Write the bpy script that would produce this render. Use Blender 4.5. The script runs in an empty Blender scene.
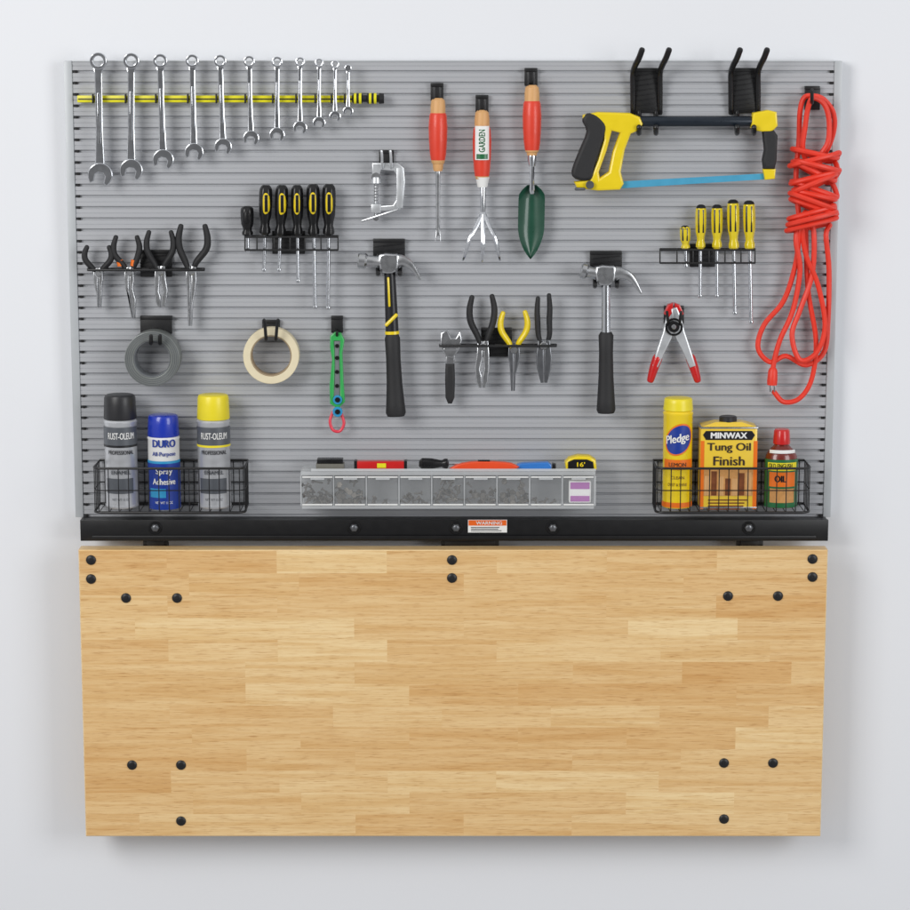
import bpy, bmesh, math, random
from mathutils import Vector, Matrix
random.seed(7)
S=0.002; F=2500.0; TH=math.radians(9.8)
sn,cs=math.sin(TH),math.cos(TH)
CAM=Vector((0,-F*S*cs,F*S*sn))
def P(px,py,d=0):
    u=(px-455)/F; v=(455-py)/F
    dy=cs+v*sn; dz=-sn+v*cs
    t=(-d*S-CAM.y)/dy
    return Vector((t*u,-d*S,CAM.z+t*dz))
def lin(c):
    c=c/255.0
    return c/12.92 if c<=0.04045 else ((c+0.055)/1.055)**2.4
COL=bpy.context.scene.collection
# ---------------- materials
def M(name,rgb,rough=.5,metal=0,var=.08,scale=60,bump=0,bscale=600,alpha=1,coat=0,stretch=(1,1,1)):
    m=bpy.data.materials.new(name); m.use_nodes=True
    nt=m.node_tree; b=nt.nodes['Principled BSDF']
    c=[lin(x) for x in rgb]
    tc=nt.nodes.new('ShaderNodeTexCoord'); mp=nt.nodes.new('ShaderNodeMapping'); mp.inputs['Scale'].default_value=stretch
    nt.links.new(tc.outputs['Object'],mp.inputs[0])
    n=nt.nodes.new('ShaderNodeTexNoise'); n.inputs['Scale'].default_value=scale; n.inputs['Detail'].default_value=5
    nt.links.new(mp.outputs[0],n.inputs['Vector'])
    mx=nt.nodes.new('ShaderNodeMix'); mx.data_type='RGBA'
    mx.inputs[6].default_value=[min(1,x*(1-var)) for x in c]+[1]
    mx.inputs[7].default_value=[min(1,x*(1+var)) for x in c]+[1]
    nt.links.new(n.outputs['Fac'],mx.inputs[0]); nt.links.new(mx.outputs[2],b.inputs['Base Color'])
    mr=nt.nodes.new('ShaderNodeMapRange'); mr.inputs[3].default_value=max(.03,rough-.07); mr.inputs[4].default_value=min(1,rough+.07)
    nt.links.new(n.outputs['Fac'],mr.inputs[0]); nt.links.new(mr.outputs[0],b.inputs['Roughness'])
    b.inputs['Metallic'].default_value=metal
    b.inputs['Coat Weight'].default_value=coat
    if bump:
        n2=nt.nodes.new('ShaderNodeTexNoise'); n2.inputs['Scale'].default_value=bscale
        nt.links.new(mp.outputs[0],n2.inputs['Vector'])
        bp=nt.nodes.new('ShaderNodeBump'); bp.inputs['Strength'].default_value=bump; bp.inputs['Distance'].default_value=.0006
        nt.links.new(n2.outputs['Fac'],bp.inputs['Height']); nt.links.new(bp.outputs[0],b.inputs['Normal'])
    if alpha<1: b.inputs['Alpha'].default_value=alpha
    return m
chrome=M('chrome',(222,225,230),.16,1,.05)
steel=M('brushed_steel',(200,202,205),.28,1,.15,scale=80,bump=.15)
darksteel=M('dark_steel',(130,132,136),.38,1,.15)
zinc=M('zinc_plate',(214,217,220),.38,.7,.12)
black=M('black_powder_coat',(22,22,24),.42,0,.25,bump=.2,bscale=900)
blackg=M('black_gloss_plastic',(20,20,22),.28,0,.2)
rubber=M('black_rubber',(30,30,32),.6,0,.3,bump=.4,bscale=1200)
railm=M('black_painted_steel',(14,14,16),.36,0,.2,bump=.15,bscale=500)
yellow=M('yellow_plastic',(236,208,20),.35,0,.06,coat=.2)
lemon=M('yellow_green_rail',(228,220,30),.35,0,.06)
amber=M('clear_yellow_handle',(228,205,40),.15,0,.08,coat=.6)
red=M('red_paint',(224,64,42),.4,0,.1,coat=.15,scale=40)
redv=M('red_vinyl',(200,26,26),.3,0,.08,coat=.3)
orange=M('orange_cord',(232,58,38),.45,0,.1,bump=.2)
wood=M('ash_wood',(216,166,110),.5,0,.2,scale=30,stretch=(8,8,1))
green=M('green_enamel',(28,76,58),.3,0,.15,coat=.4)
white=M('white_print',(236,236,234),.45,0,.03)
blue=M('blue_print',(22,56,150),.35,0,.06,coat=.3)
bluecap=M('blue_cap',(26,54,175),.28,0,.05,coat=.4)
ltblue=M('blue_blade',(80,168,205),.35,.2,.08)
cansilver=M('can_silver',(200,202,206),.3,.45,.05)
cangrey=M('can_grey_label',(92,96,102),.35,.2,.05)
canblack=M('can_black_label',(28,28,32),.3,0,.05)
capblack=M('cap_dark',(38,38,41),.4,0,.1)
capyellow=M('cap_yellow',(238,220,44),.35,0,.04)
pyellow=M('polish_yellow',(244,212,30),.25,0,.03,coat=.4)
porange=M('orange_print',(236,116,28),.35,0,.04)
tyellow=M('oil_can_yellow',(236,200,62),.3,0,.04,coat=.3)
tbrown=M('brown_print',(120,66,32),.4,0,.5,scale=90)
tan=M('tan_print',(206,150,88),.4,0,.3,scale=120)
bottlered=M('dark_red_bottle',(112,34,22),.25,0,.1,coat=.5)
gprint=M('green_print',(30,104,60),.35,0,.15,coat=.3)
limeg=M('mid_green',(52,168,84),.35,0,.1)
greyp=M('grey_plastic',(120,124,128),.4,0,.1)
cyan=M('cyan_print',(50,150,200),.35,0,.05)
pink=M('pink_cord',(226,60,80),.4,0,.05)
purple=M('purple_print',(170,90,170),.4,0,.1)
ducttape=M('duct_tape',(122,126,124),.4,.25,.12,scale=40)
masktape=M('masking_tape',(226,214,182),.7,0,.05,scale=90)
cardcore=M('cardboard',(170,150,122),.8,0,.1)
oorange=M('orange_plastic',(230,78,36),.35,0,.05)
clear=M('clear_plastic',(226,229,231),.1,0,.03,alpha=.09,coat=.1)
clearrim=M('frosted_clear_plastic',(222,225,227),.2,0,.05,alpha=.45,coat=.3)
clearback=M('translucent_back',(205,208,210),.3,0,.05,alpha=.4)
screwm=M('screw_metal',(92,88,82),.45,.6,.5)
darkhole=M('dark_recess',(14,14,15),.7,0,.1)
panelm=M('grey_slat_paint',(181,183,187),.33,.12,.035,scale=6,stretch=(.4,1,14),bump=.12,bscale=900)
framem=M('grey_edge_trim',(184,188,191),.4,.1,.03)
wallm=M('white_wall_paint',(231,233,237),.75,0,.012,scale=2.5,bump=.15,bscale=260)
sticker=M('sticker_orange',(236,104,28),.4,0,.03)
# ---------------- geometry builders -> (verts,faces)
def join(*gs):
    V=[];Fc=[]
    for g in gs:
        o=len(V); V+=list(g[0]); Fc+=[tuple(i+o for i in f) for f in g[1]]
    return V,Fc
def cr(pts,k=5,closed=False):
    pts=[Vector(p) for p in pts]; n=len(pts); out=[]
    rng=range(n if closed else n-1)
    for i in rng:
        if closed: a,b,c,d=pts[(i-1)%n],pts[i],pts[(i+1)%n],pts[(i+2)%n]
        else: a,b,c,d=pts[max(i-1,0)],pts[i],pts[i+1],pts[min(i+2,n-1)]
        for j in range(k):
            t=j/k
            out.append(.5*((2*b)+(c-a)*t+(2*a-5*b+4*c-d)*t*t+(3*b-a-3*c+d)*t**3))
    if not closed: out.append(pts[-1])
    return out
def tubeW(pts,rad,n=10,flat=1.0,cap=True,closed=False):
    pts=[Vector(p) for p in pts]; N=len(pts)
    if cap and not closed:
        a=(pts[0]-pts[1]).normalized(); b=(pts[-1]-pts[-2]).normalized()
        pts=[pts[0]+a*rad[0]*.75,pts[0]+a*rad[0]*.5]+pts+[pts[-1]+b*rad[-1]*.5,pts[-1]+b*rad[-1]*.75]
        rad=[rad[0]*.45,rad[0]*.82]+list(rad)+[rad[-1]*.82,rad[-1]*.45]; N=len(pts)
    V=[];Fc=[]; v=None
    for i in range(N):
        if closed: T=(pts[(i+1)%N]-pts[i-1])
        else: T=pts[min(i+1,N-1)]-pts[max(i-1,0)]
        if T.length<1e-9: T=Vector((0,0,1))
        T.normalize()
        if v is None:
            v=Vector((0,1,0)) if abs(T.y)<.9 else Vector((1,0,0))
        v=(v-T*v.dot(T))
        if v.length<1e-6: v=Vector((1,0,0))-T*T.x
        v.normalize(); u=T.cross(v)
        for k in range(n):
            a=2*math.pi*k/n
            V.append(pts[i]+u*math.cos(a)*rad[i]+v*math.sin(a)*rad[i]*flat)
    for i in range(N if closed else N-1):
        j=(i+1)%N
        for k in range(n):
            Fc.append((i*n+k,i*n+(k+1)%n,j*n+(k+1)%n,j*n+k))
    if not closed:
        Fc.append(tuple(range(n-1,-1,-1))); Fc.append(tuple((N-1)*n+k for k in range(n)))
    return V,Fc
def tube(pts,r,n=10,flat=1.0,sm=0,cap=True,closed=False):
    w=[P(*p) for p in pts]
    if isinstance(r,(int,float)): r=[r]*len(w)
    if sm:
        rr=cr([(x,0,0) for x in r],sm,closed); r=[max(.05,q.x) for q in rr]; w=cr(w,sm,closed)
    return tubeW(w,[x*S for x in r],n,flat,cap,closed)
def lathe(A,B,prof,n=24,flat=1.0,lobes=0,amp=0):
    A=P(*A) if not isinstance(A,Vector) else A; B=P(*B) if not isinstance(B,Vector) else B
    T=(B-A); L=T.length; T.normalize()
    v=Vector((0,1,0)) if abs(T.y)<.9 else Vector((0,0,1))
    v=(v-T*v.dot(T)).normalized(); u=T.cross(v)
    V=[];Fc=[];N=len(prof)
    for t,r in prof:
        for k in range(n):
            a=2*math.pi*k/n; q=r*S*(1+(amp*math.cos(lobes*a) if lobes else 0))
            V.append(A+T*L*t+u*math.cos(a)*q+v*math.sin(a)*q*flat)
    for i in range(N-1):
        for k in range(n):
            Fc.append((i*n+k,i*n+(k+1)%n,(i+1)*n+(k+1)%n,(i+1)*n+k))
    Fc.append(tuple(range(n-1,-1,-1))); Fc.append(tuple((N-1)*n+k for k in range(n)))
    return V,Fc
def disc(x,y,d0,d1,r,n=20,ch=.4):
    a=P(x,y,d1); b=a.copy(); b.y=-d0*S
    L=abs(d1-d0); c=min(ch/L,.4)
    return lathe(b,a,[(0,r),(1-c,r),(1,r-ch)],n)
def box(x0,y0,x1,y1,d0,d1,bev=.5):
    a=P(x0,y0,d1); b=P(x1,y1,d1)
    X0,X1=sorted((a.x,b.x)); Z0,Z1=sorted((a.z,b.z)); Y0,Y1=-d1*S,-d0*S
    return boxW(X0,X1,Y0,Y1,Z0,Z1,bev)
def boxW(X0,X1,Y0,Y1,Z0,Z1,bev=.5):
    bm=bmesh.new(); bmesh.ops.create_cube(bm,size=1)
    for v in bm.verts:
        v.co=Vector(((X0+X1)/2+v.co.x*(X1-X0),(Y0+Y1)/2+v.co.y*(Y1-Y0),(Z0+Z1)/2+v.co.z*(Z1-Z0)))
    if bev:
        w=min(bev*S,.4*min(X1-X0,abs(Y1-Y0),Z1-Z0))
        bmesh.ops.bevel(bm,geom=bm.edges[:],offset=w,segments=2,profile=.6,affect='EDGES')
    bm.verts.index_update()
    r=([v.co.copy() for v in bm.verts],[tuple(v.index for v in f.verts) for f in bm.faces]); bm.free(); return r
def slab(outlines,d0,d1,bev=.5,sm=0):
    if not isinstance(outlines[0][0],(tuple,list,Vector)): outlines=[outlines]
    cu=bpy.data.curves.new('c','CURVE'); cu.dimensions='2D'; cu.fill_mode='BOTH'
    hi=max(d0,d1)
    for o in outlines:
        w=[P(p[0],p[1],hi) for p in o]
        if sm: w=cr(w,sm,True)
        sp=cu.splines.new('POLY'); sp.points.add(len(w)-1)
        for q,p in zip(sp.points,w): q.co=(p.x,p.z,0,1)
        sp.use_cyclic_u=True
    th=abs(d1-d0)/2; bev=min(bev,th*.9)
    cu.extrude=(th-bev)*S; cu.bevel_depth=bev*S; cu.offset=-bev*S; cu.bevel_resolution=1
    ob=bpy.data.objects.new('c',cu); me=bpy.data.meshes.new_from_object(ob)
    ym=-(d0+d1)/2*S
    V=[Vector((v.co.x,ym-v.co.z,v.co.y)) for v in me.vertices]; Fc=[tuple(p.vertices) for p in me.polygons]
    bpy.data.objects.remove(ob); bpy.data.curves.remove(cu); bpy.data.meshes.remove(me)
    return V,Fc
def circ(x,y,r,n=28,a0=0,a1=2*math.pi):
    return [(x+r*math.cos(a0+(a1-a0)*i/n),y+r*math.sin(a0+(a1-a0)*i/n)) for i in range(n)]
def textm(s,x,y,d,w,h,rot=0,bold=.25,curve=None,shear=0):
    cu=bpy.data.curves.new('t','FONT'); cu.body=s; cu.size=1; cu.extrude=0.0; cu.resolution_u=3; cu.shear=shear
    ob=bpy.data.objects.new('t',cu); me=bpy.data.meshes.new_from_object(ob)
    vs=[v.co.copy() for v in me.vertices]; fs=[tuple(p.vertices) for p in me.polygons]
    bpy.data.objects.remove(ob); bpy.data.curves.remove(cu); bpy.data.meshes.remove(me)
    x0=min(v.x for v in vs);x1=max(v.x for v in vs);y0=min(v.y for v in vs);y1=max(v.y for v in vs)
    o=P(x,y,d); ca,sa=math.cos(rot),math.sin(rot)
    gs=[]
    shifts=[(0,0,0)] if not bold else [(-bold,0,0),(0,0,.07),(bold,0,.14),(0,bold*.5,.21)]
    for dx,dy,dd in shifts:
        out=[]
        for v in vs:
            a=((v.x-x0)/(x1-x0)-.5)*(w-2*bold)+dx; b=((v.y-y0)/(y1-y0)-.5)*h+dy
            a,b=a*ca-b*sa,a*sa+b*ca
            if curve:
                A,r=curve; an=(a*S+(o.x-A.x))/(r*S); rr=r+dd
                out.append(Vector((A.x+rr*S*math.sin(an),A.y-rr*S*math.cos(an),o.z+b*S)))
            else: out.append(o+Vector((a*S,-dd*S,b*S)))
        gs.append((out,fs))
    return join(*gs)
def patch(A,r,z0,z1,a0,a1,n=32):
    V=[];Fc=[]
    for i in range(n+1):
        a=a0+(a1-a0)*i/n
        for z in (z0,z1): V.append(Vector((A.x+r*S*math.sin(a),A.y-r*S*math.cos(a),z)))
    for i in range(n): Fc.append((2*i,2*i+2,2*i+3,2*i+1))
    return V,Fc
# ---------------- object helpers
def mkmesh(name,g,mat,anchor,smooth=True,ang=35):
    me=bpy.data.meshes.new(name)
    me.from_pydata([tuple(v-anchor) for v in g[0]],[],g[1]); me.validate(); me.update()
    bm=bmesh.new(); bm.from_mesh(me); bmesh.ops.recalc_face_normals(bm,faces=bm.faces[:]); bm.to_mesh(me); bm.free()
    me.materials.append(mat)
    if smooth:
        me.polygons.foreach_set('use_smooth',[True]*len(me.polygons)); me.set_sharp_from_angle(angle=math.radians(ang))
    return me
def meta(o,label,cat,group=None,kind=None):
    if label:o['label']=label
    if cat:o['category']=cat
    if group:o['group']=group
    if kind:o['kind']=kind
def thing(name,label,cat,anchor,group=None,kind=None):
    o=bpy.data.objects.new(name,None); o.location=P(*anchor); o.empty_display_size=.02; COL.objects.link(o); meta(o,label,cat,group,kind); return o
def part(t,name,g,mat,label=None,ang=35,kind=None):
    me=mkmesh(name,g,mat,t.location,ang=ang); o=bpy.data.objects.new(name,me); o.parent=t; COL.objects.link(o)
    if label:o['label']=label
    if kind:o['kind']=kind
    return o
def sub(p,root,name,g,mat):
    me=mkmesh(name,g,mat,root.location); o=bpy.data.objects.new(name,me); o.parent=p; COL.objects.link(o); return o
def solo(name,label,cat,g,mat,anchor,group=None,kind=None):
    a=P(*anchor); me=mkmesh(name,g,mat,a); o=bpy.data.objects.new(name,me); o.location=a; COL.objects.link(o); meta(o,label,cat,group,kind); return o

# ================= WALL
wy=14*S
V=[Vector((-4,wy,-2.5)),Vector((4,wy,-2.5)),Vector((4,wy,3)),Vector((-4,wy,3))]
solo('wall','smooth white painted wall behind the tool board','wall',(V,[(0,1,2,3)]),wallm,(455,455,-14),kind='structure')

# ================= PANEL
T=thing('slat_panel','grey horizontally grooved metal slat board holding tools','tool board',(455,517,0))
zt=P(455,62,0).z; zb=P(455,517,0).z; xl=P(76,290,0).x; xr=P(831,290,0).x
NG=41; pitch=(zt-zb)/NG
prof=[(zt,0)]
ss=pitch/10
for i in range(NG):
    z=zt-i*pitch
    prof+= [(z-ss*3.1,0),(z-ss*3.35,.4),(z-ss*3.6,.4),(z-ss*3.85,0)]
    prof+= [(z-ss*7.1,0),(z-ss*7.35,.5),(z-ss*7.35,3.0),(z-ss*9.5,3.0),(z-ss*9.5,.5),(z-ss*9.8,0)]
V=[];Fc=[]
for z,dp in prof:
    V.append(Vector((xl,dp*S,z))); V.append(Vector((xr,dp*S,z)))
for i in range(len(prof)-1): Fc.append((2*i,2*i+1,2*i+3,2*i+2))
part(T,'slat_sheet',(V,Fc),panelm,ang=20)
part(T,'back_plate',boxW(xl,xr,6*S,13.5*S,zb,zt,0),framem)
for a,b in ((69.5,77.5),(829,836.5)):
    A=P(a,290,1.5).x; B=P(b,290,1.5).x
    part(T,'edge_trim',boxW(A,B,-1.5*S,13.5*S,zb,zt+.002,.6),framem)
part(T,'top_trim',boxW(P(78.2,290,0).x,P(828.6,290,0).x,-.8*S,5.8*S,zt+.0002,zt+1.6*S,.4),framem)
gs=[]
for i in range(NG):
    z=zt-i*pitch-ss*8.4
    for x in (xl+5*S,xr-5*S):
        gs.append(boxW(x-1.3*S,x+1.3*S,-.3*S,4*S,z-ss*1.1,z+ss*1.1,0))
part(T,'slot_hole',join(*gs),darkhole,kind='stuff')

# ================= RAIL
T=thing('mounting_rail','black steel rail fixed below the slat board','rail',(455,541,20))
part(T,'front_plate',box(80,520,828,541,16,20,.5),railm)
part(T,'top_flange',boxW(P(80,520,20).x,P(828,520,20).x,-16*S,0,P(455,520,20).z-3*S,P(455,520,20).z-.3*S,.4),railm)
part(T,'lower_lip',box(92,536,816,539.5,20.2,22.5,.6),railm)
for x in (155,354,456,553,749):
    p=part(T,'bolt',disc(x,528,20.3,21.2,6.6,24),railm)
    sub(p,T,'bolt_head',join(disc(x,528,21.2,24,4.2,6),disc(x,528,24,24.6,2.6,16)),darksteel)
p=part(T,'warning_sticker',box(468,519.8,507,532.5,20.1,20.5,0),white)
sub(p,T,'sticker_header',box(468.6,520.3,506.4,525.6,20.5,20.8,0),sticker)
sub(p,T,'sticker_lettering',textm('WARNING',489,523,21,26,3.4,bold=.1),white)
for i in range(3): sub(p,T,'sticker_text_line',box(471,527.2+i*1.6,471+random.uniform(26,33),527.8+i*1.6,20.5,20.9,0),canblack)
for a,b in ((143,168),(441,499),(737,763)):
    part(T,'hinge_bracket',join(box(a,540,b,548,4,13,.5),box(a+4,541,b-4,546,12.6,15.6,.5)),railm)

# ================= BENCH
T=thing('folding_bench_top','light butcher-block wooden bench top folded flat down','workbench',(455,836,35))
dF=36; dB=16
X0=P(78,549.5,dF).x; X1=P(828,549.5,dF).x; X0=(X0+P(86,836,dF).x)/2; X1=(X1+P(820.5,836,dF).x)/2
Z1=P(455,550,dF).z; Z0=P(455,836.5,dF).z
wm=bpy.data.materials.new('butcher_block'); wm.use_nodes=True; nt=wm.node_tree; b=nt.nodes['Principled BSDF']
N=nt.nodes.new; Lk=nt.links.new
at=N('ShaderNodeAttribute'); at.attribute_name='tint'
sx=N('ShaderNodeSeparateColor'); Lk(at.outputs['Color'],sx.inputs[0])
tc=N('ShaderNodeTexCoord')
sc=N('ShaderNodeVectorMath'); sc.operation='SCALE'; sc.inputs['Scale'].default_value=37
Lk(at.outputs['Color'],sc.inputs[0])
ad=N('ShaderNodeVectorMath'); Lk(tc.outputs['Object'],ad.inputs[0]); Lk(sc.outputs[0],ad.inputs[1])
def mapn(s):
    m=N('ShaderNodeMapping'); m.inputs['Scale'].default_value=s; Lk(ad.outputs[0],m.inputs[0]); return m
def noise(s,scale,det=4,dist=0):
    n=N('ShaderNodeTexNoise'); n.inputs['Scale'].default_value=scale; n.inputs['Detail'].default_value=det; n.inputs['Distortion'].default_value=dist
    Lk(mapn(s).outputs[0],n.inputs['Vector']); return n
n1=noise((1.2,10,24),2.2,6,1.0); n2=noise((4,60,110),3,3,.3); n3=noise((14,240,340),2.5,2,0)
base=N('ShaderNodeMix'); base.data_type='RGBA'; base.inputs[6].default_value=(lin(246),lin(219),lin(168),1); base.inputs[7].default_value=(lin(224),lin(180),lin(120),1)
Lk(sx.outputs[0],base.inputs[0])
def mul(prev,n,lo,hi,col,f):
    r=N('ShaderNodeMapRange'); r.inputs[1].default_value=lo; r.inputs[2].default_value=hi; r.inputs[3].default_value=0; r.inputs[4].default_value=f
    Lk(n.outputs['Fac'],r.inputs[0])
    m=N('ShaderNodeMix'); m.data_type='RGBA'; m.blend_type='MULTIPLY'; m.inputs[7].default_value=col+(1,)
    Lk(r.outputs[0],m.inputs[0]); Lk(prev.outputs[2],m.inputs[6]); return m
m1=mul(base,n1,.40,.64,(.83,.69,.50),.62)
m2=mul(m1,n2,.45,.75,(.80,.66,.48),.5)
m3=mul(m2,n3,.57,.69,(.58,.40,.25),.6)
Lk(m3.outputs[2],b.inputs['Base Color']); b.inputs['Roughness'].default_value=.38; b.inputs['Coat Weight'].default_value=.1; b.inputs['Coat Roughness'].default_value=.25
bp=N('ShaderNodeBump'); bp.inputs['Strength'].default_value=.12; bp.inputs['Distance'].default_value=.0004; Lk(n2.outputs['Fac'],bp.inputs['Height']); Lk(bp.outputs[0],b.inputs['Normal'])
V=[];Fc=[];Tn=[]
def q(ps,t):
    o=len(V); V.extend(ps); Fc.append(tuple(range(o,o+4))); Tn.append(t)
i_=1.0*S; yF=-dF*S; yB=-dB*S; yc=yF+i_
rows=13; rh=(Z1-Z0-2*i_)/rows; U=.2185
prev=[]
for r in range(rows):
    za=Z0+i_+r*rh; zb2=za+rh
    while True:
        xs=[X0+i_]; x=X0+random.choice([.5,1,1.5,.8])*U
        while x<X1-.25*U:
            xs.append(x); x+=random.choice([1,1,1,1.5,2])*U
        xs.append(X1-i_)
        if sum(abs(a-c)<.01 for a in xs[1:-1] for c in prev)<2: break
    prev=xs[1:-1]
    for a,c in zip(xs,xs[1:]):
        tt=(min(.95,max(.08,random.gauss(.45,.2))),random.random(),random.random(),1)
        q([Vector((a,yF,za)),Vector((c,yF,za)),Vector((c,yF,zb2)),Vector((a,yF,zb2))],tt)
t0=(.15,.3,.6,1)
q([Vector((X0,yc,Z1)),Vector((X1,yc,Z1)),Vector((X1-i_,yF,Z1-i_)),Vector((X0+i_,yF,Z1-i_))],t0)
q([Vector((X0,yc,Z0)),Vector((X1,yc,Z0)),Vector((X1-i_,yF,Z0+i_)),Vector((X0+i_,yF,Z0+i_))],t0)
q([Vector((X0,yc,Z0)),Vector((X0+i_,yF,Z0+i_)),Vector((X0+i_,yF,Z1-i_)),Vector((X0,yc,Z1))],t0)
q([Vector((X1,yc,Z0)),Vector((X1-i_,yF,Z0+i_)),Vector((X1-i_,yF,Z1-i_)),Vector((X1,yc,Z1))],t0)
q([Vector((X0,yc,Z1)),Vector((X1,yc,Z1)),Vector((X1,yB,Z1)),Vector((X0,yB,Z1))],t0)
q([Vector((X0,yc,Z0)),Vector((X1,yc,Z0)),Vector((X1,yB,Z0)),Vector((X0,yB,Z0))],t0)
q([Vector((X0,yc,Z0)),Vector((X0,yc,Z1)),Vector((X0,yB,Z1)),Vector((X0,yB,Z0))],t0)
q([Vector((X1,yc,Z0)),Vector((X1,yc,Z1)),Vector((X1,yB,Z1)),Vector((X1,yB,Z0))],t0)
q([Vector((X0,yB,Z0)),Vector((X1,yB,Z0)),Vector((X1,yB,Z1)),Vector((X0,yB,Z1))],t0)
me=bpy.data.meshes.new('wooden_slab'); me.from_pydata([tuple(v-T.location) for v in V],[],Fc); me.materials.append(wm)
ca=me.color_attributes.new('tint','FLOAT_COLOR','CORNER')
for p,t in zip(me.polygons,Tn):
    for li in p.loop_indices: ca.data[li].color=t
o=bpy.data.objects.new('wooden_slab',me); o.parent=T; COL.objects.link(o)
for x,y in [(91,560),(91,579),(126,598),(177,598),(452,560),(452,578),(812.5,559),(812.5,577),(728,596),(778,596),(132,765),(181,765),(181,821),(724,763),(773,763),(724,819)]:
    a=P(x,y,dF+.2); a2=a.copy(); a2.y=a.y-1.8*S
    p=part(T,'bolt',lathe(a,a2,[(0,5.0),(.3,4.9),(.7,4.1),(1,2.2)],20),black)
    sub(p,T,'hex_socket',disc(x,y,dF+1.8,dF+2.2,1.6,6,.1),darkhole)

# ================= WRENCHES
WX=[(98,61,100,175.5,8.6,12.6,8.6),(131,61,131,170.5,8.1,11.6,8),(160,61,163,160,7.2,10.8,7.2),(192,61,194,152.5,6.7,9.6,6.6),(220,61,223,147,6.3,8.9,6.2),(249,61.5,251,138.5,5.8,8.2,5.7),(277,62,277,135,5.5,7.8,5.3),(300,62,300,128,4.9,7.2,4.8),(319,63,319,123,4.5,6.6,4.3),(335,64.5,335,116.5,4.1,6,3.9),(348,68,348,111.5,3.6,5.4,3.5)]
for i,(x,y,x2,y2,R,J,w) in enumerate(WX):
    d=16
    ring=slab([circ(x,y,R),circ(x,y,R*.6,12)],d-2.2,d+2.8,.7)
    ux,uy=x2-x,y2-y; L=math.hypot(ux,uy); ux/=L;uy/=L; nx,ny=-uy,ux
    def pt(t,s): return (x+ux*t+nx*s,y+uy*t+ny*s)
    sh=slab([pt(R*.8,-w*.6),pt(R*1.5,-w*.45),pt(L*.6,-w*.42),pt(L-J*.9,-w*.55),pt(L-J*.5,-w*.8),pt(L-J*.5,w*.8),pt(L-J*.9,w*.55),pt(L*.6,w*.42),pt(R*1.5,w*.45),pt(R*.8,w*.6)],d-1.6,d+1.6,.9)
    rib=slab([pt(L*.28,-w*.16),pt(L*.72,-w*.16),pt(L*.72,w*.16),pt(L*.28,w*.16)],d+1.4,d+2.0,.2)
    ang=math.radians(12)
    pts=[]
    for k in range(23):
        a=math.radians(90+42)+math.radians(276)*k/22
        pts.append((math.cos(a)*J*(1 if 3<k<19 else .98),math.sin(a)*J))
    pts+=[(J*.40,J*.55),(J*.40,0),(J*.2,-J*.2),(-J*.2,-J*.2),(-J*.40,0),(-J*.40,J*.55)]
    pp=[(x2+a*math.cos(ang)-b_*math.sin(ang),y2+a*math.sin(ang)+b_*math.cos(ang)) for a,b_ in pts]
    jaw=slab(pp,d-2.0,d+2.2,.8)
    solo('combination_wrench','chrome combination wrench clipped to a yellow rail','wrench',join(ring,sh,rib,jaw),chrome,(x,y,d),'row of combination wrenches')
T=thing('wrench_rail','yellow wrench holder rail with black end knob','tool rail',(230,99,3))
part(T,'rail_bar',box(77,95.5,360,102.5,3,9,.8),lemon)
part(T,'groove_strip',box(78,98.5,352,99.7,9,9.5,.1),black)
part(T,'end_knob',join(lathe((352,98.5,9),(384,98.5,9),[(0,3),(.05,4.8),(.3,4.8),(.35,3.4),(.45,3.4),(.5,5),(.7,5),(.75,3.6),(.82,3.6),(.86,5.4),(1,4.8)],20)),black)
for a in (354,359,369,374): part(T,'knob_band',lathe((a,98.5,9),(a+2.5,98.5,9),[(0,5.3),(1,5.3)],20),lemon)
for i,(x,y,x2,y2,R,J,w) in enumerate(WX):
    xx=x+(x2-x)*.3
    part(T,'clip',box(xx-w*.5-2.6,94,xx-w*.5-.9,103.5,9,15,.5),black)

def plate(t,x0,y0,x1,y1,d=4,ribs=True,m=black):
    gs=[box(x0,y0,x1,y1,.6,d,.7),box(x0,y0-2,x1,y0+1.5,.6,d+1.5,.6)]
    if ribs:
        n=int((y1-y0)/5)
        for i in range(n):
            yy=y0+4+i*5
            if yy+2<y1: gs.append(tube([(x0+2,yy+2,d),(x1-2,yy-1,d)],.6,6))
    return part(t,'back_plate',join(*gs),m)

# ================= C CLAMP
T=thing('hook','small double wire hook holding a c-clamp','hook',(386,155,2),'wire hooks on the board')
plate(T,379,152,394,166,3,False)
for a in (382,391): part(T,'hook_prong',tube([(a,164,3),(a,168,14),(a,158,20),(a-.6,151,22)],1.3,8,sm=4),zinc)
T=thing('c_clamp','zinc-plated c-clamp hanging on a hook','clamp',(390,190,12))
part(T,'frame',join(slab([(372,163),(398,163),(404,168),(405,182),(403,206),(399,211),(379,211),(379,206),(393,205),(396,200),(397,176),(394,171),(381,170),(380,174),(372,174)],8,14,1),box(396.5,168,403,208,13,15.5,.8)),zinc)
part(T,'screw',join(lathe((376,174,11),(376,219,11),[(i/30,1.9+(.45 if i%2 else -.1)) for i in range(31)],14),disc(376,177,8,14,4.6,18)),steel)
part(T,'swivel_pad',lathe((376,176,11),(376,183,11),[(0,2),(.2,4.5),(1,5)],16),zinc)
part(T,'nut_boss',box(371,204,381,213,7,15,1.2),zinc)
part(T,'tommy_bar',join(tube([(362,221,11),(398,209.5,17)],1.2,8),disc(376,218,8,14,3,14)),steel)

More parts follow.
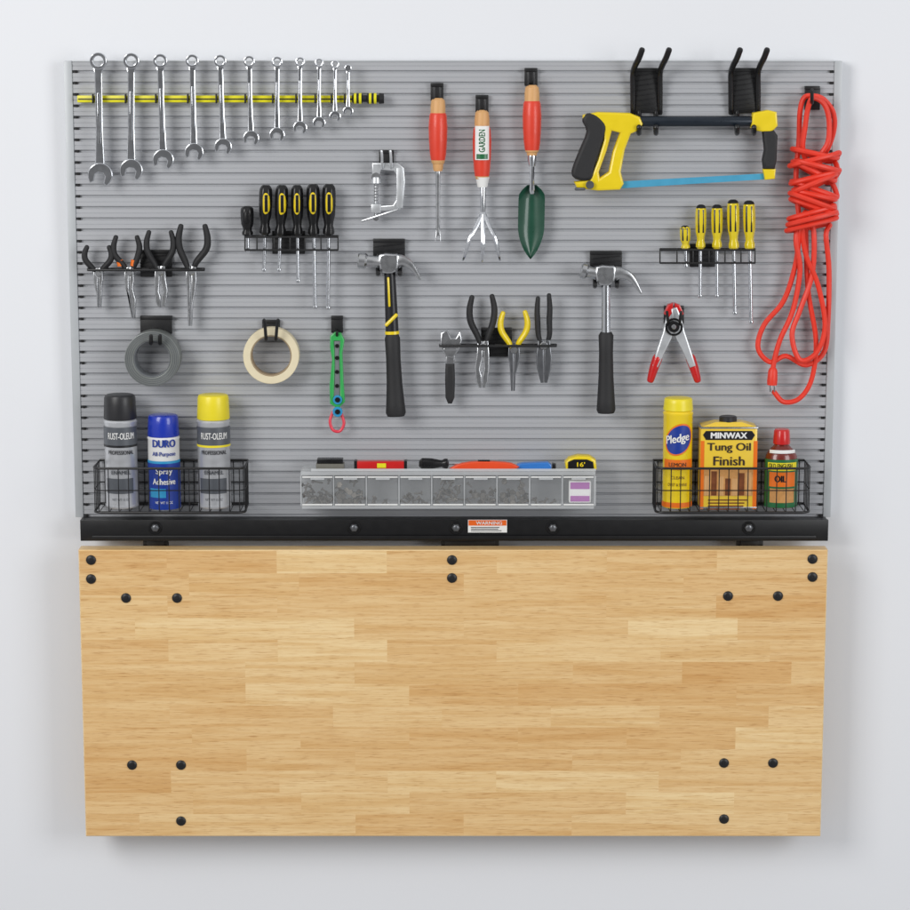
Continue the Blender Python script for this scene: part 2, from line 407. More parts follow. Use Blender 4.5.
# ================= GARDEN TOOLS
def gtool(kind,x,y0,yr0,yr1,y2,label,hold):
    h=thing('tool_holder','small black clip holder for a garden tool','holder',(hold[0],hold[1],2),'black clip holders')
    plate(h,hold[0]-6.5,hold[1]-7,hold[0]+6.5,hold[1]+9,4,False)
    for k in (-3,3): part(h,'clip',tube([(hold[0]+k,hold[1]+6,4),(hold[0]+k,hold[1]+8,14),(hold[0]+k,hold[1]-4,16)],1.2,8),black)
    T=thing(kind,label,'garden tool',(x,y0,12),'garden hand tools with red handles')
    d=12
    p=part(T,'handle',lathe((x,yr0,d),(x,yr1,d),[(0,7.4),(.05,8.4),(.3,9.2),(.6,8.8),(.85,8),(1,7)],28),red)
    sub(p,T,'wooden_end',lathe((x,y0,d),(x,yr0+.3,d),[(0,4),(.15,6.5),(.5,7.2),(1,7.3)],28),wood)
    sub(p,T,'wooden_neck',lathe((x,yr1-.3,d),(x,y2,d),[(0,6.8),(.3,6.2),(.4,5.2),(.8,4.8),(1,4.2)],24),wood)
    return T
T=gtool('hand_weeder',438,98,113,160,171,'hand weeder with red and wood handle hanging from a clip',(437,92))
part(T,'shaft',join(tube([(438,168,12),(438,200,12),(438,232,13)],[2.8,2.1,1.9],10,sm=3),slab([(436.4,228),(439.8,228),(441,243),(438.8,236),(437.4,236),(435,243)],11.5,14,.4)),steel)
T=gtool('garden_cultivator',482,110,127,176,186,'three-pronged cultivator with red and wood handle',(482,104))
part(T,'prong_head',join(tube([(483,182,12),(483,216,13)],[3.2,2.4],10),
  tube([(483,212,13),(477,226,18),(470,238,22),(466,252,20),(463,260,15)],[2.2,2.1,2,1.8,1],8,sm=4),
  tube([(483,212,13),(483,230,19),(483,246,22),(482,261,16)],[2.2,2.1,2,1],8,sm=4),
  tube([(483,212,13),(489,226,18),(495,238,22),(498,252,20),(500,260,15)],[2.2,2.1,2,1.8,1],8,sm=4)),chrome)
part(T,'ferrule',lathe((482.5,177,12),(482.5,187,12),[(0,6.9),(.2,6.4),(1,4.8)],24),white)
A=P(482,150,12)
part(T,'handle_label',patch(A,9.5,P(482,160,20).z,P(482,126,20).z,-.8,.8),white)
part(T,'label_print',textm('GARDEN',482,141,21.5,22,6,rot=math.pi/2,curve=(A,9.7)),gprint)
part(T,'label_stripe',patch(A,9.65,P(482,159,20).z,P(482,154,20).z,-.6,.6),gprint)
T=gtool('garden_trowel',532,85,101,150,157,'dark green garden trowel with red handle',(531,77))
part(T,'ferrule',lathe((532,155,12),(532,166,12),[(0,4.8),(.2,5),(1,3.6)],20),chrome)
part(T,'shank',tube([(532,164,12),(532,178,15),(532,192,14)],[2.8,2.5,3.2],10,sm=3),chrome)
V=[];Fc=[]; nr=16; nc=11
for i in range(nr+1):
    t=i/nr; y=185+t*74; w=13.2*(min(1,.35+.65*math.sin(min(1,t/.16)*math.pi/2)))*(1 if t<.55 else max(.03,math.cos((t-.55)/.45*math.pi/2)**.75))
    for j in range(nc):
        s=j/(nc-1)*2-1
        V.append(P(532+s*w-1.5*t,y,8+8*abs(s)**2*(1-t*.5)))
V2=[v+Vector((0,1.1*S,0)) for v in V]; n0=len(V)
for i in range(nr):
    for j in range(nc-1):
        a=i*nc+j; Fc.append((a,a+1,a+nc+1,a+nc)); Fc.append((n0+a,n0+a+nc,n0+a+nc+1,n0+a+1))
for i in range(nr):
    a=i*nc; Fc.append((a,a+nc,n0+a+nc,n0+a)); a=i*nc+nc-1; Fc.append((a,n0+a,n0+a+nc,a+nc))
part(T,'blade',(V+V2,Fc),green)

# ================= SAW HOOKS + HACKSAW
for x,lab in ((633,'black double hook above a hacksaw'),(731,'black double hook above a hacksaw')):
    T=thing('double_hook',lab,'hook',(x+13,92,2),'black double hooks')
    plate(T,x+1,70,x+26,113,5)
    for a in (x,x+27):
        part(T,'hook_arm',tube([(a,113,4),(a,90,7),(a,74,11),(a+2,66,18),(a+6,58,26),(a+9,50,32)],[2.6,2.8,2.8,2.9,3,3],12,sm=4),blackg)
    for a in (x+6,x+23): part(T,'support_prong',tube([(a,112,4),(a,130,8),(a,133,22),(a,127,32)],2.6,10,sm=4),blackg)
T=thing('hacksaw','yellow hacksaw with black grips and blue blade','saw',(680,122,22))
part(T,'handle_frame',slab([[(583,115),(598,112),(630,113),(640,117),(643,124),(640,130),(631,134),(625,150),(621,172),(624,184),(620,190),(598,191),(577,188),(574,182),(590,180),(598,160),(604,140),(604,128),(590,122),(583,120)],[(612,131),(620,133),(613,152),(609,172),(600,178),(599,172),(607,150)]],15,29,2.2),yellow)
part(T,'rubber_grip',slab([(585,115),(594,114),(603,121),(606,129),(601,148),(595,166),(592,179),(582,181),(573,177),(573,168),(580,150),(587,132),(583,122)],13.5,30.5,3,sm=3),rubber)
part(T,'top_tube',tube([(638,121.5,22),(757,121.5,22)],[5,5],16),M('navy_tube',(34,42,52),.3,.3,.1))
part(T,'front_bracket',slab([(753,113),(768,110),(777,112),(778,126),(771,133),(756,131),(751,128)],16,28,1.8),yellow)
part(T,'front_grip',slab([(763,131),(774,130),(778,136),(777,160),(775,169),(764,169),(763,160),(765,150)],15,29,2.6),rubber)
part(T,'blade_mount',join(slab([(763,169),(776,169),(775,179),(765,180)],17,27,1.2)),yellow)
part(T,'blade',slab([(620,181.5),(764,173.5),(764,179.5),(620,188.5)],21.4,22.6,.2),ltblue)
part(T,'wing_nut',join(disc(590,185,29,33,4,16),tube([(584,189,31),(576,189,34)],1.6,8)),darksteel)

# ================= CORD
T=thing('hook','black hook holding a coiled orange cord','hook',(812,95,2),'wire hooks on the board')
plate(T,805,88,820,110,4,False)
part(T,'hook_prong',join(tube([(812,100,4),(812,103,20),(812,100,32),(812,90,36)],1.8,10,sm=4)),black)
T=thing('extension_cord','coiled bright orange extension cord hanging from a hook','extension cord',(812,100,15))
pts=[(800,226,10),(796,180,10),(799,140,12),(800,112,18),(804,98,20),(812,96,20),(823,99,18),(833,112,16),(834,130,14),(826,152,12),(812,170,12),(803,150,20),(805,128,22),(808,108,24),(813,98,26),(824,104,23),(829,120,20),(828,142,18),(820,158,16)]
NW=13
for k in range(NW):
    yc_=152+k*5.9; rx=21.5+random.uniform(-2,3.5); dx=816-k*.35+random.uniform(-1.5,1.5); tl=random.choice([9,6,-5,11,-8,3])
    for j in range(8):
        a=2*math.pi*j/8
        pts.append((dx+rx*math.cos(a),yc_+5.9*j/8+tl*math.cos(a),18+13*math.sin(a)+(k%3)*2.2))
pts+=[(826,235,18),(829,270,12),(828,320,10),(824,352,10),(806,365,11),(786,356,12),(770,362,13),(758,348,12),(764,325,11),(784,300,12),(796,262,15),(800,228,20),(808,215,12),(814,235,18),(812,275,15),(800,310,16),(792,335,17),(800,360,18),(817,352,18),(825,325,16),(818,285,16),(806,255,18),(802,225,20),(806,212,10),(806,235,12),(808,290,11),(816,340,11),(812,378,12),(800,398,13),(784,402,13),(774,392,14)]
part(T,'cable',tube(pts,2.6,8,sm=6),orange)
p=part(T,'cable',tube([(800,215,16),(796,240,20),(800,270,18),(793,310,17),(780,340,16),(774,362,15),(773,374,15)],2.6,8,sm=6),orange)
part(T,'socket_end',lathe((773,368,15),(772,385,15),[(0,3.2),(.15,4.6),(.75,5.2),(1,4.8)],16),orange)
for a in (770,774): part(T,'plug_prong',box(a,384.5,a+1.2,392,14,17,.1),steel)

# ================= PLIERS
def pliers(h1,h2,piv,tip,hm,jm=darksteel,jaw='needle',d=14,label='',group='pliers on the racks',hr=2.9,jw=5,out=3):
    T=thing('pliers',label,'pliers',(piv[0],piv[1],d),group)
    for (hx,hy),sgn,dd in ((h1,-1,1),(h2,1,-1)):
        L=piv[1]-hy; cx=piv[0]
        pts=[(hx,hy,d),(hx+sgn*out*.8,hy+L*.25,d),(hx+sgn*out*.4,hy+L*.5,d),(cx+sgn*5.5,hy+L*.78,d),(cx+sgn*3,piv[1]-3,d+dd)]
        part(T,'handle',tube(pts,[hr*.8,hr,hr*1.05,hr*.95,hr*.7],12,sm=5,flat=1.25),hm)
    px_,py_=piv; tx,ty=tip; L=ty-py_
    for sgn in (-1,1):
        if jaw=='needle': o=[(px_+sgn*.3,py_-6),(px_+sgn*jw*.9,py_-5),(px_+sgn*jw,py_+L*.15),(px_+sgn*jw*.75,py_+L*.35),(tx+sgn*2.8,py_+L*.6),(tx+sgn*1.8,ty),(tx+sgn*.35,ty),(px_+sgn*.3,py_+L*.3)]
        elif jaw=='slip': o=[(px_+sgn*.3,py_-6),(px_+sgn*jw*.9,py_-6),(px_+sgn*jw*1.05,py_+L*.2),(tx+sgn*jw*1.2,py_+L*.5),(tx+sgn*jw*.95,py_+L*.85),(tx+sgn*jw*.5,ty),(tx+sgn*.4,ty),(tx+sgn*.4,py_+L*.7),(tx+sgn*2.2,py_+L*.55),(px_+sgn*.4,py_+L*.25)]
        else: o=[(px_+sgn*.3,py_-6),(px_+sgn*jw*.9,py_-6),(px_+sgn*jw*1.2,py_+L*.3),(tx+sgn*jw*1.1,py_+L*.6),(tx+sgn*jw*.5,ty),(tx+sgn*.3,ty),(px_+sgn*.3,py_+L*.3)]
        part(T,'jaw',slab(o,d-3+sgn*.4,d+3+sgn*.4,.8),jm)
    part(T,'pivot',disc(piv[0],piv[1],d+2.8,d+5,jw*.62,16,.6),steel)
    return T
def rack(x0,x1,y,bx0,by0,bx1,by1,label,drop=0):
    T=thing('tool_rack',label,'tool rack',((bx0+bx1)/2,y,2),'black wire tool racks')
    plate(T,bx0,by0,bx1,by1,4)
    part(T,'rack_bar',tube([(x0,y,8),(x1,y,8)],1.4,8),black)
    part(T,'rack_bar',tube([(x0,y+1,20),(x1,y+1,20)],1.2,8),black)
    return T
T=rack(88,204,269,140,252,172,277,'black rack holding four pliers')
for a in (88,110,118,141,150,172,180,203): part(T,'cross_wire',tube([(a,269,8),(a,270,20)],1.1,6),black)
pliers((87,247),(109,247),(98,274),(99,308),rubber,jaw='needle',jm=steel,label='small black-handled needle nose pliers in a rack')
T=pliers((116,237),(137,237),(129,273),(133,318),rubber,jaw='needle',jm=steel,label='black-handled long nose pliers with orange trim in a rack')
for sg in (-1,1): part(T,'orange_collar',lathe((127+sg*7.4,260,14),(127+sg*6.4,266,14),[(0,3.3),(1,3.2)],14),porange)
pliers((149,232),(171,232),(160,272),(161,308),rubber,jaw='slip',jw=5.5,jm=steel,label='black-handled lineman pliers in a rack')
pliers((181,226),(205,226),(191,272),(190,326),rubber,jaw='needle',jw=5.5,hr=3.3,jm=steel,label='large black-handled long nose pliers in a rack')
T=rack(440,556,345,481,330,512,357,'black rack holding a wrench and three pliers')
for a in (441,460,472,494,503,524,534,555): part(T,'cross_wire',tube([(a,345,8),(a,346,20)],1.1,6),black)
pliers((472,297),(492,296),(483,347),(482,388),rubber,jaw='slip',jw=6,jm=steel,label='black-handled slip joint pliers in a rack',hr=3.1)
pliers((503,313),(525,312),(514,350),(513,391),yellow,jaw='needle',jw=6,jm=darksteel,label='yellow-handled long nose pliers in a rack',hr=3)
pliers((538,298),(549,295),(544,346),(544,383),rubber,jaw='cut',jw=6.5,jm=darksteel,label='slim black-handled cutting pliers in a rack',hr=2.7,out=1)
T=thing('adjustable_wrench','adjustable wrench with black grip hanging in a rack','wrench',(450,350,14))
part(T,'head',join(slab([(441,333),(447,330),(451,338),(456,338),(460,331),(462,340),(459,350),(453,358),(446,357),(440,346)],10,17,1),lathe((444,349,15),(457,349,15),[(i/12,2.2+(.3 if i%2 else 0)) for i in range(13)],12)),steel)
part(T,'shank',slab([(446,355),(455,355),(454,366),(446,366)],11,16,.8),steel)
part(T,'grip',slab([(445.5,364),(454.5,364),(455,380),(454.5,398),(452,404),(448,404),(445.5,398),(445,380)],9,18,2.5),rubber)

# ================= SCREWDRIVERS
def sdriver(x,yt,yb,xt,ytip,r,hm,sm_,label,group,d=14,style=0,sr=1.7):
    T=thing('screwdriver',label,'screwdriver',(x,yb,d),group)
    xb=x+(xt-x)*(yb-yt)/max(1,(ytip-yt))
    pr=[(0,.5*r),(.03,.75*r),(.08,.93*r),(.18,r),(.4,r),(.6,.93*r),(.72,.72*r),(.8,.66*r),(.88,.85*r),(.95,.85*r),(1,.5*r)]
    p=part(T,'handle',lathe((x,yt,d),(xb,yb,d),pr,36,lobes=6,amp=.05),hm)
    h=yb-yt
    if style==0:
        sub(p,T,'handle_inlay',tube([(x,yt+h*.14,d+.5*r),(x,yt+h*.22,d+.56*r),(x,yt+h*.5,d+.56*r),(xb,yt+h*.6,d+.5*r)],[.25*r,.6*r,.6*r,.25*r],14,sm=3),sm_)
        sub(p,T,'inlay_bar',box(x-.26*r,yt+h*.2,x+.28*r,yt+h*.54,d+1.0*r,d+1.22*r,.2),blackg)
    else:
        for s,q_ in ((-.42,.82),(.42,.82)): sub(p,T,'handle_stripe',tube([(x+s*r,yt+h*.12,d+q_*r),(x+s*r,yt+h*.62,d+q_*r)],r*.17,8),sm_)
        sub(p,T,'end_cap',lathe((x,yt-.5,d),(x,yt+3,d),[(0,.4*r),(.3,.75*r),(1,.98*r)],24),sm_)
    part(T,'shaft',join(lathe((xb,yb-1,d),(xt,ytip-3,d),[(0,sr),(1,sr)],12),lathe((xt,ytip-3.2,d),(xt,ytip,d),[(0,sr),(.5,sr*1.25),(1,sr*.8)],12,flat=.5)),chrome)
def srack(x0,x1,yt,yb,bx0,bx1,xs,label):
    T=thing('screwdriver_rack',label,'tool rack',((bx0+bx1)/2,yb,2),'black wire tool racks')
    plate(T,bx0,yt,bx1,yb,4)
    gs=[tube([(x0,yt+3,6),(x0,yt+4,22),(x1,yt+4,22),(x1,yt+3,6)],1.0,8),tube([(x0,yb-5,6),(x0,yb-4,22),(x1,yb-4,22),(x1,yb-5,6)],.9,8),tube([(x0,yt+3,6),(x1,yt+3,6)],1.0,8)]
    for a in xs: gs.append(tube([(a,yt+3,6),(a,yt+4,22),(a,yb-4,22)],.8,6))
    part(T,'wire_frame',join(*gs),black)
srack(245,338,233,254,272,305,[245,257,274,290,305,321,338],'black wire rack holding six screwdrivers')
g='black and yellow screwdriver set'
sdriver(247,206,236,248,252,6.2,blackg,blackg,'stubby black screwdriver in a wire rack',g)
sdriver(266,185,235,264,272,6.2,blackg,yellow,'black screwdriver with yellow inlay in a wire rack',g)
sdriver(282,185,236,279,272,6.2,blackg,yellow,'black screwdriver with yellow inlay in a wire rack',g)
sdriver(297,185,236,298,283,5.8,blackg,yellow,'black screwdriver with yellow inlay in a wire rack',g)
sdriver(313,184,236,315,309,6.4,blackg,yellow,'long black screwdriver with yellow inlay in a wire rack',g,sr=1.9)
sdriver(329,184,236,328,310,6.4,blackg,yellow,'long black screwdriver with yellow inlay in a wire rack',g,sr=1.9)
srack(660,755,246,267,690,715,[660,677,693,709,725,741,755],'black wire rack holding five yellow screwdrivers')
g='yellow-handled screwdriver set'
sdriver(685,226,249,686,268,5,amber,blackg,'short yellow screwdriver in a wire rack',g,style=1)
sdriver(701,205,249,700,298,5.2,amber,blackg,'yellow screwdriver with black stripes in a wire rack',g,style=1)
sdriver(717,205,249,717,298,5.4,amber,blackg,'yellow screwdriver with black stripes in a wire rack',g,style=1)
sdriver(733,200,250,735,315,5.8,amber,blackg,'long yellow screwdriver with black stripes in a wire rack',g,style=1,sr=1.9)
sdriver(749,201,250,751,324,5.8,amber,blackg,'longest yellow screwdriver with black stripes in a wire rack',g,style=1,sr=1.9)

# ================= TAPES
def annul(x,y,r0,r1,d0,d1):
    return slab([circ(x,y,r1,48),circ(x,y,r0,48)],d0,d1,.6)
T=thing('hook','black plate hook holding a roll of duct tape','hook',(156,325,2),'black plate hooks')
plate(T,140,318,172,334,5,False)
for a in (151,160): part(T,'hook_prong',tube([(a,330,4),(a,341,8),(a,343,34),(a,336,40)],2.0,10,sm=4),black)
T=thing('duct_tape_roll','grey roll of duct tape hanging from a hook','tape roll',(152,358,6))
part(T,'tape',annul(152,359,18.6,27.5,6,30),ducttape)
part(T,'tape_rings',join(*[annul(152,359,r,r+.5,29.8,30.4) for r in (20.5,22.5,24.3,26)]),cangrey)
part(T,'core',annul(152,359,17.6,18.5,6.5,29.5),greyp)
T=thing('hook','black double hook holding a masking tape roll','hook',(270,328,2),'black plate hooks')
plate(T,262,322,280,334,4,False)
for a,e in ((266,-2),(276,2)): part(T,'hook_prong',tube([(a,330,4),(a,337,8),(a,339,30),(a+e*.5,326,36),(a+e,320,38)],1.6,10,sm=4),black)
T=thing('masking_tape_roll','cream roll of masking tape hanging from a hook','tape roll',(271,356,6))
part(T,'tape',annul(271,356,20.5,28,8,24),masktape)
part(T,'core',annul(271,356,19.4,20.4,8.5,23.6),cardcore)

# ================= GREEN TOOL
T=thing('tool_holder','small black clip holder for a green tool','holder',(337,325,2),'black clip holders')
plate(T,331,318,343,333,4,False)
part(T,'clip',tube([(337,330,4),(337,336,12),(337,332,17)],1.4,8,sm=3),black)
T=thing('folding_tool','narrow green and grey folding tool with pink loop','hand tool',(337,340,10))
part(T,'frame',slab([[(330,336),(335,332),(341,333),(344.5,340),(342.5,353),(343.5,380),(345,402),(338,409),(330,404),(329.5,385),(332,360),(330,348)],[(333.8,341),(340.2,341),(339.2,354),(340,380),(340,398),(333.8,398),(334.8,366),(334.5,350)]],9,14,1.2,),limeg)
part(T,'inner_strap',box(334.0,341,339.8,398,9.5,12.5,.4),greyp)
for y in (346,358,372,386): part(T,'rivet',disc(337,y,12.5,14,2.0,12,.3),blackg)
for y,r in ((400,4.6),(412,5)):
    p=part(T,'swivel',disc(337.5,y,12,16,r,18),cyan)
    sub(p,T,'swivel_cap',disc(337.5,y,16,17.5,2.6,14),blackg)
part(T,'loop',tube([(333,412,11),(330,421,12),(333,430,12),(340,431,12),(344,423,12),(341,413,11)],1.5,8,sm=5),pink)

# ================= HAMMERS
def hammer(x,yh,xb,face,claw,label,style):
    d=20
    T=thing('hammer_bracket','black bracket holding a claw hammer','bracket',(x,yh-12,2),'hammer brackets')
    plate(T,x-16,yh-23,x+16,yh-7,5)
    for k in (-11,11): part(T,'support_arm',tube([(x+k,yh-9,4),(x+k,yh+9,10),(x+k,yh+9,30)],2.2,10,sm=3),black)
    T=thing('claw_hammer',label,'hammer',(x,yh,d),'claw hammers')
    fx,fy=face; cx,cy=claw
    hd=join(lathe((fx,fy,d),(x-8,yh-2,d),[(0,7),(.05,7.9),(.3,7.9),(.4,6),(.7,5.6),(1,6.6)],24),
       slab([(x-10,yh-9),(x+4,yh-10),(x+10,yh-8),(x+8,yh+7),(x-2,yh+10),(x-9,yh+6)],d-6.5,d+6.5,1.8,sm=2))
    w=cx-x
    cl=[]
    for sg in (-1,1):
        cl.append(tube([(x+4,yh-1,d+sg*1.5),(x+w*.4,yh-3,d+sg*3),(x+w*.72,yh+2,d+sg*4.2),(cx,cy,d+sg*5)],[7.8,6,3.8,1.2],10,sm=5,flat=.6))
    part(T,'head',join(hd,*cl),steel)
    yb=413 if style else 416
    def ax(y): return x+(xb-x)*(y-yh)/(yb-yh)
    if style==0:
        part(T,'neck',lathe((x+.5,yh+4,d),(ax(340),340,d),[(0,5.4),(.4,6),(1,6.6)],24,flat=.8),canblack)
        part(T,'grip',lathe((ax(334),334,d),(xb,yb,d),[(0,6),(.05,7.6),(.3,7.2),(.6,7.8),(.85,9.2),(.96,10),(1,8.5)],28,flat=.85),rubber)
        part(T,'yellow_line',tube([(ax(280)-1.5,278,d+4.8),(ax(306)-1.5,306,d+5.3)],1.1,8),yellow)
        part(T,'yellow_slash',tube([(ax(315)-5,325,d+5),(ax(315)+5,315,d+5)],1.8,8),yellow)
        part(T,'yellow_band',lathe((ax(331),331,d),(ax(334),334,d),[(0,7),(1,7.2)],24,flat=.82),yellow)
    else:
        part(T,'neck',lathe((x,yh+4,d),(ax(336),336,d),[(0,4.6),(.3,4.3),(1,4.6)],24,flat=.9),chrome)
        part(T,'grip',lathe((ax(332),332,d),(xb,yb,d),[(0,5.5),(.04,7.4),(.25,6.9),(.55,7.4),(.85,8.8),(.96,9.4),(1,8)],28,flat=.85),rubber)
hammer(389,264,396,(358,260),(420,279),'claw hammer with black rubber grip and yellow band',0)
hammer(606,276,606,(581,270),(641,293),'claw hammer with polished steel shaft and black grip',1)

# ================= SPRING CLAMP
T=thing('hook','black wire hook holding a spring clamp','hook',(674,318,2),'wire hooks on the board')
plate(T,664,308,684,324,4,False)
for a,e in ((668,667),(680,681)): part(T,'hook_prong',tube([(a,320,4),(a,326,10),(a,322,26),(e,312,30)],1.5,8,sm=4),black)
T=thing('spring_clamp','steel spring clamp with red vinyl tips on a hook','clamp',(674,330,14))
for sg in (-1,1):
    def X(a): return 674+sg*a
    part(T,'arm',slab([(X(-3),309),(X(3),307),(X(7),316),(X(11),332),(X(17),350),(X(22),366),(X(16),368),(X(9),352),(X(2),338),(X(-1),322)],11+sg*.7,20+sg*.7,1.4),zinc)
    part(T,'vinyl_tip',tube([(X(16.5),358,15),(X(20),368,15),(X(23.5),380,15)],[5,4.6,3.6],14,sm=3),redv)
    part(T,'jaw_pad',slab([(X(0.5),303),(X(6),305),(X(10),314),(X(5),318),(X(1),312)],10,20,1.2),redv)
part(T,'spring',join(tube([(674+8*math.cos(a),327+8*math.sin(a),21) for a in [2*math.pi*i/20 for i in range(20)]],1.0,6,closed=True),disc(674,327,20,26,5.5,20)),blackg)
part(T,'rivet',disc(674,327,26,28,2.4,14),steel)

# ================= BASKETS
def basket(x0,x1,label):
    T=thing('wire_basket',label,'basket',((x0+x1)/2,513,30),'black wire baskets')
    dB_,dF_=3,50
    zt_=P(455,468.5,dF_).z; zb_=P(455,512.5,dF_).z
    XA=P(x0+1,490,20).x; XB=P(x1-1,490,20).x; c=8*S
    def loop(z,ins=0):
        a,b_=XA+ins,XB-ins; yf=-dF_*S+ins; yb=-dB_*S
        pts=[Vector((a,yb,z))]+[Vector((a,yf+c,z))]
        for i in range(1,5):
            t=i/5*math.pi/2; pts.append(Vector((a+c-c*math.cos(t),yf+c-c*math.sin(t),z)))
        pts.append(Vector((a+c,yf,z))); pts.append(Vector((b_-c,yf,z)))
        for i in range(1,5):
            t=i/5*math.pi/2; pts.append(Vector((b_-c+c*math.sin(t),yf+c-c*math.cos(t),z)))
        pts+= [Vector((b_,yf+c,z)),Vector((b_,yb,z))]
        return pts
    part(T,'rim',join(tubeW(loop(zt_),[1.25*S]*14,8,closed=True)),black)
    h=zt_-zb_
    part(T,'base_ring',tubeW(loop(zb_),[1.3*S]*14,8,closed=True),black)
    part(T,'middle_ring',tubeW(loop(zb_+h*.5),[.6*S]*14,6,closed=True),black)
    gs=[]
    n=int((XB-XA)/(10*S))
    for i in range(n+1):
        x=XA+c*.6+(XB-XA-1.2*c)*i/n
        yf=-dF_*S
        gs.append(tubeW([Vector((x,-dB_*S,zt_)),Vector((x,-dB_*S,zb_)),Vector((x,yf,zb_)),Vector((x,yf,zt_))],[.52*S]*4,6))
    for X_ in (XA,XB):
        for y in range(5):
            yy=-(dB_+4+y*9)*S
            gs.append(tubeW([Vector((X_,yy,zb_)),Vector((X_,yy,zt_))],[.52*S]*2,6))
    part(T,'wires',join(*gs),black)
    return zb_
zb_=basket(97,248,'black wire basket holding three spray cans')
basket(653,807,'black wire basket holding polish, oil and a bottle')
zfl=zb_+1.6*S
def zz(y,d): return P(455,y,d).z
def can(cx,r,ytop,ycap,bm_,cm,label,cat='spray can',dc=25):
    A=P(cx,(ytop+513)/2,dc); A=Vector((A.x,-dc*S,0))
    zc=zz(ycap,dc+r); ztp=zz(ytop+2.5,dc)
    T=thing('spray_can',label,cat,(cx,512,dc),'aerosol cans'); T.location=Vector((A.x,A.y,zfl))
    b0=Vector((A.x,A.y,zfl)); b1=Vector((A.x,A.y,zc))
    part(T,'can_body',lathe(b0,b1,[(0,r-.8),(.012,r),(.03,r),(.035,r-.5),(.94,r-.5),(.95,r),(.965,r),(.985,r-1.6),(1,r-2)],64),bm_)
    c1=Vector((A.x,A.y,ztp))
    part(T,'cap',lathe(Vector((A.x,A.y,zc-1*S)),c1,[(0,r-.6),(.04,r-.3),(.6,r-.9),(.88,r-1.2),(.97,r-2),(1,r-3.2)],48),cm)
    return T,A
for cx,cm,nm in ((121,capblack,'silver spray paint can with black cap in a basket'),(214,capyellow,'silver spray paint can with yellow cap in a basket')):
    r=16.5
    T,A=can(cx,r,392,420,cansilver,cm,nm)
    fr=25+r
    part(T,'label_band',patch(A,r+.05,zz(446,fr),zz(428,fr),-1.5,1.5),cangrey)
    part(T,'label_stripe',patch(A,r+.15,zz(448,fr),zz(445.8,fr),-1.5,1.5),capyellow if cm is capyellow else canblack)
    part(T,'brand_lettering',textm('RUST-OLEUM',cx,436.5,fr+.5,28,6.5,curve=(A,r+.35),bold=.12),white)
    part(T,'subtitle_lettering',textm('PROFESSIONAL',cx,453,fr+.5,27,4,curve=(A,r+.35),bold=.08),canblack)
    part(T,'small_lettering',textm('ENAMEL',cx,473,fr+.5,20,3.8,curve=(A,r+.35),bold=.08),cangrey)
    part(T,'net_weight_lettering',textm('NET WT 15 OZ',cx,500,fr+.5,18,2.4,curve=(A,r+.3),bold=0),cangrey)
    part(T,'lower_print',patch(A,r+.05,zz(494,fr),zz(479,fr),-.9,.9),cangrey)
T,A=can(164,16,412,437,white,bluecap,'blue and white spray adhesive can in a basket')
r=16; fr=25+r
part(T,'label_band',join(patch(A,r+.05,zz(510,fr),zz(463,fr),-1.57,1.57)),blue)
part(T,'label_edge',patch(A,r+.1,zz(464,fr),zz(461.5,fr),-1.5,1.5),cyan)
part(T,'brand_lettering',textm('DURO',164,444,fr+.5,25,7.5,curve=(A,r+.35),bold=.45),blue)
part(T,'subtitle_lettering',textm('All-Purpose',164,455,fr+.5,25,5.4,curve=(A,r+.35),bold=.12),blue)
part(T,'product_lettering',join(textm('Spray',164,472.5,fr+.5,17,7,curve=(A,r+.35),bold=.2),textm('Adhesive',164,482,fr+.5,24,6,curve=(A,r+.35),bold=.2)),white)
part(T,'net_weight_lettering',textm('NET WT 11 OZ',164,503,fr+.5,18,2.5,curve=(A,r+.3),bold=0),white)
part(T,'label_panel',patch(A,r+.1,zz(498,fr),zz(489,fr),-.9,.2),cyan)
T,A=can(677.5,15,395,411,pyellow,capyellow,'bright yellow furniture polish can in a basket')
r=15; fr=25+r
def ell(k,rr): return ([Vector((A.x+rr*S*math.sin(a*k*math.cos(t)),A.y-rr*S*math.cos(a*k*math.cos(t)),zz(440,fr)+k*(a*15.5*math.sin(t)+a*4*math.cos(t))*S)) for a in (.0,.35,.7,1.0) for t in [2*math.pi*i/28 for i in range(28)]],[(j*28+i,j*28+(i+1)%28,(j+1)*28+(i+1)%28,(j+1)*28+i) for j in range(3) for i in range(28)])
part(T,'logo_border',ell(1.0,r+.06),porange)
part(T,'logo_patch',ell(.9,r+.2),blue)
part(T,'logo_lettering',textm('Pledge',677.5,440,fr+.8,25.5,10.5,rot=.18,curve=(A,r+.5),bold=.35,shear=.2),white)
part(T,'orange_band',patch(A,r+.1,zz(470,fr),zz(460,fr),-1.1,1.1),porange)
part(T,'base_band',patch(A,r+.1,zz(508,fr),zz(503,fr),-1.5,1.5),porange)
part(T,'label_print',join(textm('LEMON',677.5,465,fr+.5,18,4,curve=(A,r+.35),bold=.12),textm('CLEAN',677.5,478,fr+.5,14,3,curve=(A,r+.35),bold=0),textm('DUST & SHINE',677.5,485,fr+.5,20,3,curve=(A,r+.35),bold=0)),M('brown_text',(90,50,20),.5))
